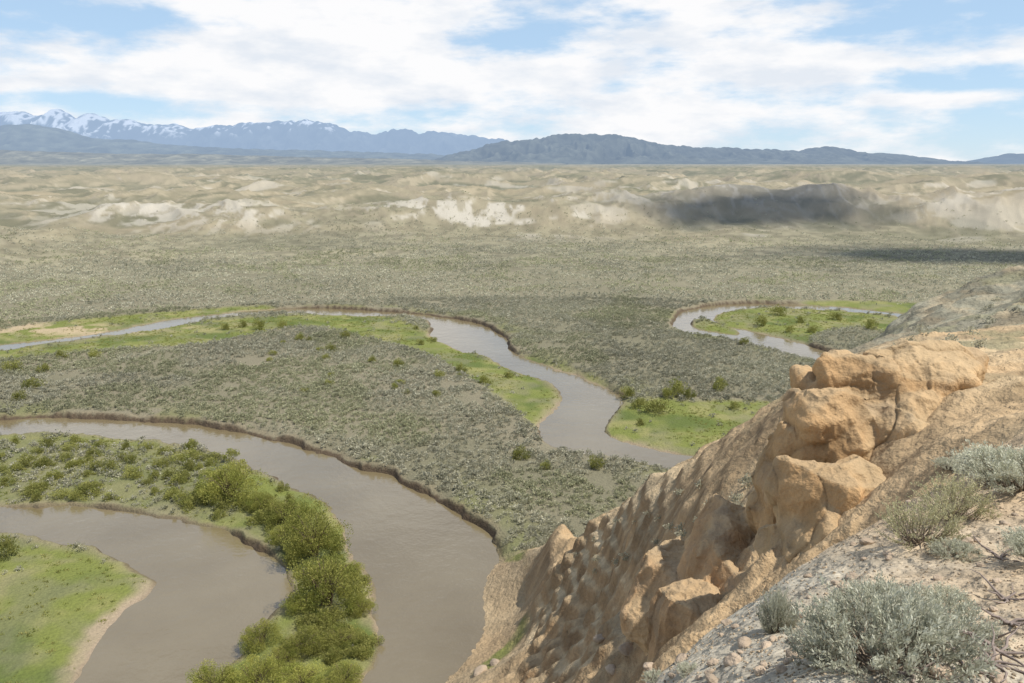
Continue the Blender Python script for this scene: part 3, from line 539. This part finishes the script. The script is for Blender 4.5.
# ------------------------------------------------------------ light
S=Vector((.48,-.15,.86)).normalized()
sun=bpy.data.lights.new('sun','SUN'); sun.energy=5.0; sun.angle=math.radians(.53); sun.color=(1,.955,.88); so=obj('sun',sun); so.rotation_euler=S.to_track_quat('Z','Y').to_euler()
cm,nt=newmat('cloud_vapour'); p=nd(nt,'ShaderNodeBsdfDiffuse'); p.inputs[0].default_value=(.9,.9,.9,1); tp=nd(nt,'ShaderNodeBsdfTransparent'); mx=nd(nt,'ShaderNodeMixShader'); mx.inputs[0].default_value=.15; nt.links.new(tp.outputs[0],mx.inputs[1]); nt.links.new(p.outputs[0],mx.inputs[2]); o=nd(nt,'ShaderNodeOutputMaterial'); nt.links.new(mx.outputs[0],o.inputs[0])
def cloud(px,py,sx,sy,seed):
    x,y=PW(px,py,8); t=1300/S.z; b=bmesh.new(); gg=random.Random(seed)
    for i in range(34):
        q=bmesh.ops.create_icosphere(b,subdivisions=3,radius=1); a=gg.uniform(0,6.28); k=gg.random(); R_=gg.uniform(.2,.42)
        for v in q['verts']: v.co=Vector(((v.co.x*R_+math.cos(a)*k*.7)*sx,(v.co.y*R_+math.sin(a)*k*.7)*sy,v.co.z*30+gg.uniform(-1,1)))
    me=bpy.data.meshes.new('cloud'); b.to_mesh(me); b.free(); me.materials.append(cm); obj('cloud',me,(float(x)+S.x*t,float(y)+S.y*t,1308),kind='structure')
cloud(755,219,105,52,1); cloud(985,240,125,45,2)
# ------------------------------------------------------------ sky
w=bpy.data.worlds.new('World'); sc.world=w; w.use_nodes=True; nt=w.node_tree; nt.nodes.clear()
tc=nd(nt,'ShaderNodeTexCoord'); sx=nd(nt,'ShaderNodeSeparateXYZ'); nt.links.new(tc.outputs['Generated'],sx.inputs[0])
sk=nd(nt,'ShaderNodeTexSky',sky_type='NISHITA'); sk.sun_disc=False; sk.sun_elevation=math.asin(S.z); sk.sun_rotation=math.atan2(S.x,S.y); sk.altitude=1900; sk.air_density=1; sk.dust_density=.6
hz2=nd(nt,'ShaderNodeMapRange'); hz2.inputs[1].default_value=.18; hz2.inputs[2].default_value=.45; hz2.inputs[3].default_value=.65; hz2.inputs[4].default_value=.1; nt.links.new(sx.outputs[2],hz2.inputs[0])
mc=nd(nt,'ShaderNodeMix',data_type='RGBA'); nt.links.new(hz2.outputs[0],mc.inputs['Factor']); nt.links.new(sk.outputs[0],mc.inputs['A']); mc.inputs['B'].default_value=(.52/.13,.73/.13,.96/.13,1)
bg=nd(nt,'ShaderNodeBackground'); bg.inputs[1].default_value=.13; nt.links.new(mc.outputs['Result'],bg.inputs[0])
def vmul(v,t):
    k=nd(nt,'ShaderNodeVectorMath',operation='MULTIPLY'); nt.links.new(v,k.inputs[0]); k.inputs[1].default_value=t; return k.outputs[0]
d1=noise(nt,vmul(tc.outputs['Generated'],(1,1,3.6)),5.5,10,.58); 
d2=noise(nt,vmul(tc.outputs['Generated'],(1,1,2.8)),20,8,.6)
den=math_(nt,'ADD',math_(nt,'MULTIPLY',d1,1.3),math_(nt,'MULTIPLY',d2,.36))
def blob(px,py,wx,wy,amp):
    global den
    a,b_,c=ray(px,py); L=math.sqrt(a*a+b_*b_+c*c); X0,Z0=float(a/L),float(c/L)
    e=math_(nt,'ADD',math_(nt,'POWER',math_(nt,'ABSOLUTE',math_(nt,'MULTIPLY',math_(nt,'SUBTRACT',sx.outputs[0],X0),F/wx)),2.0),math_(nt,'POWER',math_(nt,'ABSOLUTE',math_(nt,'MULTIPLY',math_(nt,'SUBTRACT',sx.outputs[2],Z0),F/wy)),2.0))
    den=math_(nt,'ADD',den,math_(nt,'MULTIPLY',math_(nt,'EXPONENT',math_(nt,'MULTIPLY',e,-1.0)),amp))
for b_ in [(480,75,380,60,.18),(150,70,240,20,.24),(60,16,230,16,-.26),(620,15,50,12,-.28),(520,42,50,14,-.24),(330,22,70,16,.16),(985,110,120,36,-.34),(900,24,120,18,-.24),(60,104,160,10,-.26),(240,118,160,8,-.05),(960,98,60,6,.26),(950,60,100,10,.28),(400,20,80,20,.16),(750,112,160,22,.16),(200,8,60,8,.12),(780,45,90,30,.12),(700,15,40,14,.1)]: blob(*b_)
mr=nd(nt,'ShaderNodeMapRange',interpolation_type='SMOOTHSTEP'); mr.inputs[1].default_value=.66; mr.inputs[2].default_value=.98; nt.links.new(den,mr.inputs[0])
d3=noise(nt,vmul(tc.outputs['Generated'],(1,1,3.0)),11,8,.56); cr=nd(nt,'ShaderNodeValToRGB'); cr.color_ramp.elements[0].position=.36; cr.color_ramp.elements[0].color=(.80,.85,.92,1); cr.color_ramp.elements[1].position=.56; cr.color_ramp.elements[1].color=(.99,.99,1.0,1); nt.links.new(d3,cr.inputs[0])
bc_=nd(nt,'ShaderNodeBackground'); bc_.inputs[1].default_value=.99; nt.links.new(cr.outputs[0],bc_.inputs[0])
hi=nd(nt,'ShaderNodeMapRange'); hi.inputs[1].default_value=.22; hi.inputs[2].default_value=.6; hi.inputs[3].default_value=1; hi.inputs[4].default_value=.35; nt.links.new(sx.outputs[2],hi.inputs[0])
mx=nd(nt,'ShaderNodeMixShader'); nt.links.new(math_(nt,'MULTIPLY',mr.outputs[0],hi.outputs[0]),mx.inputs[0]); nt.links.new(bg.outputs[0],mx.inputs[1]); nt.links.new(bc_.outputs[0],mx.inputs[2])
o=nd(nt,'ShaderNodeOutputWorld'); nt.links.new(mx.outputs[0],o.inputs[0])
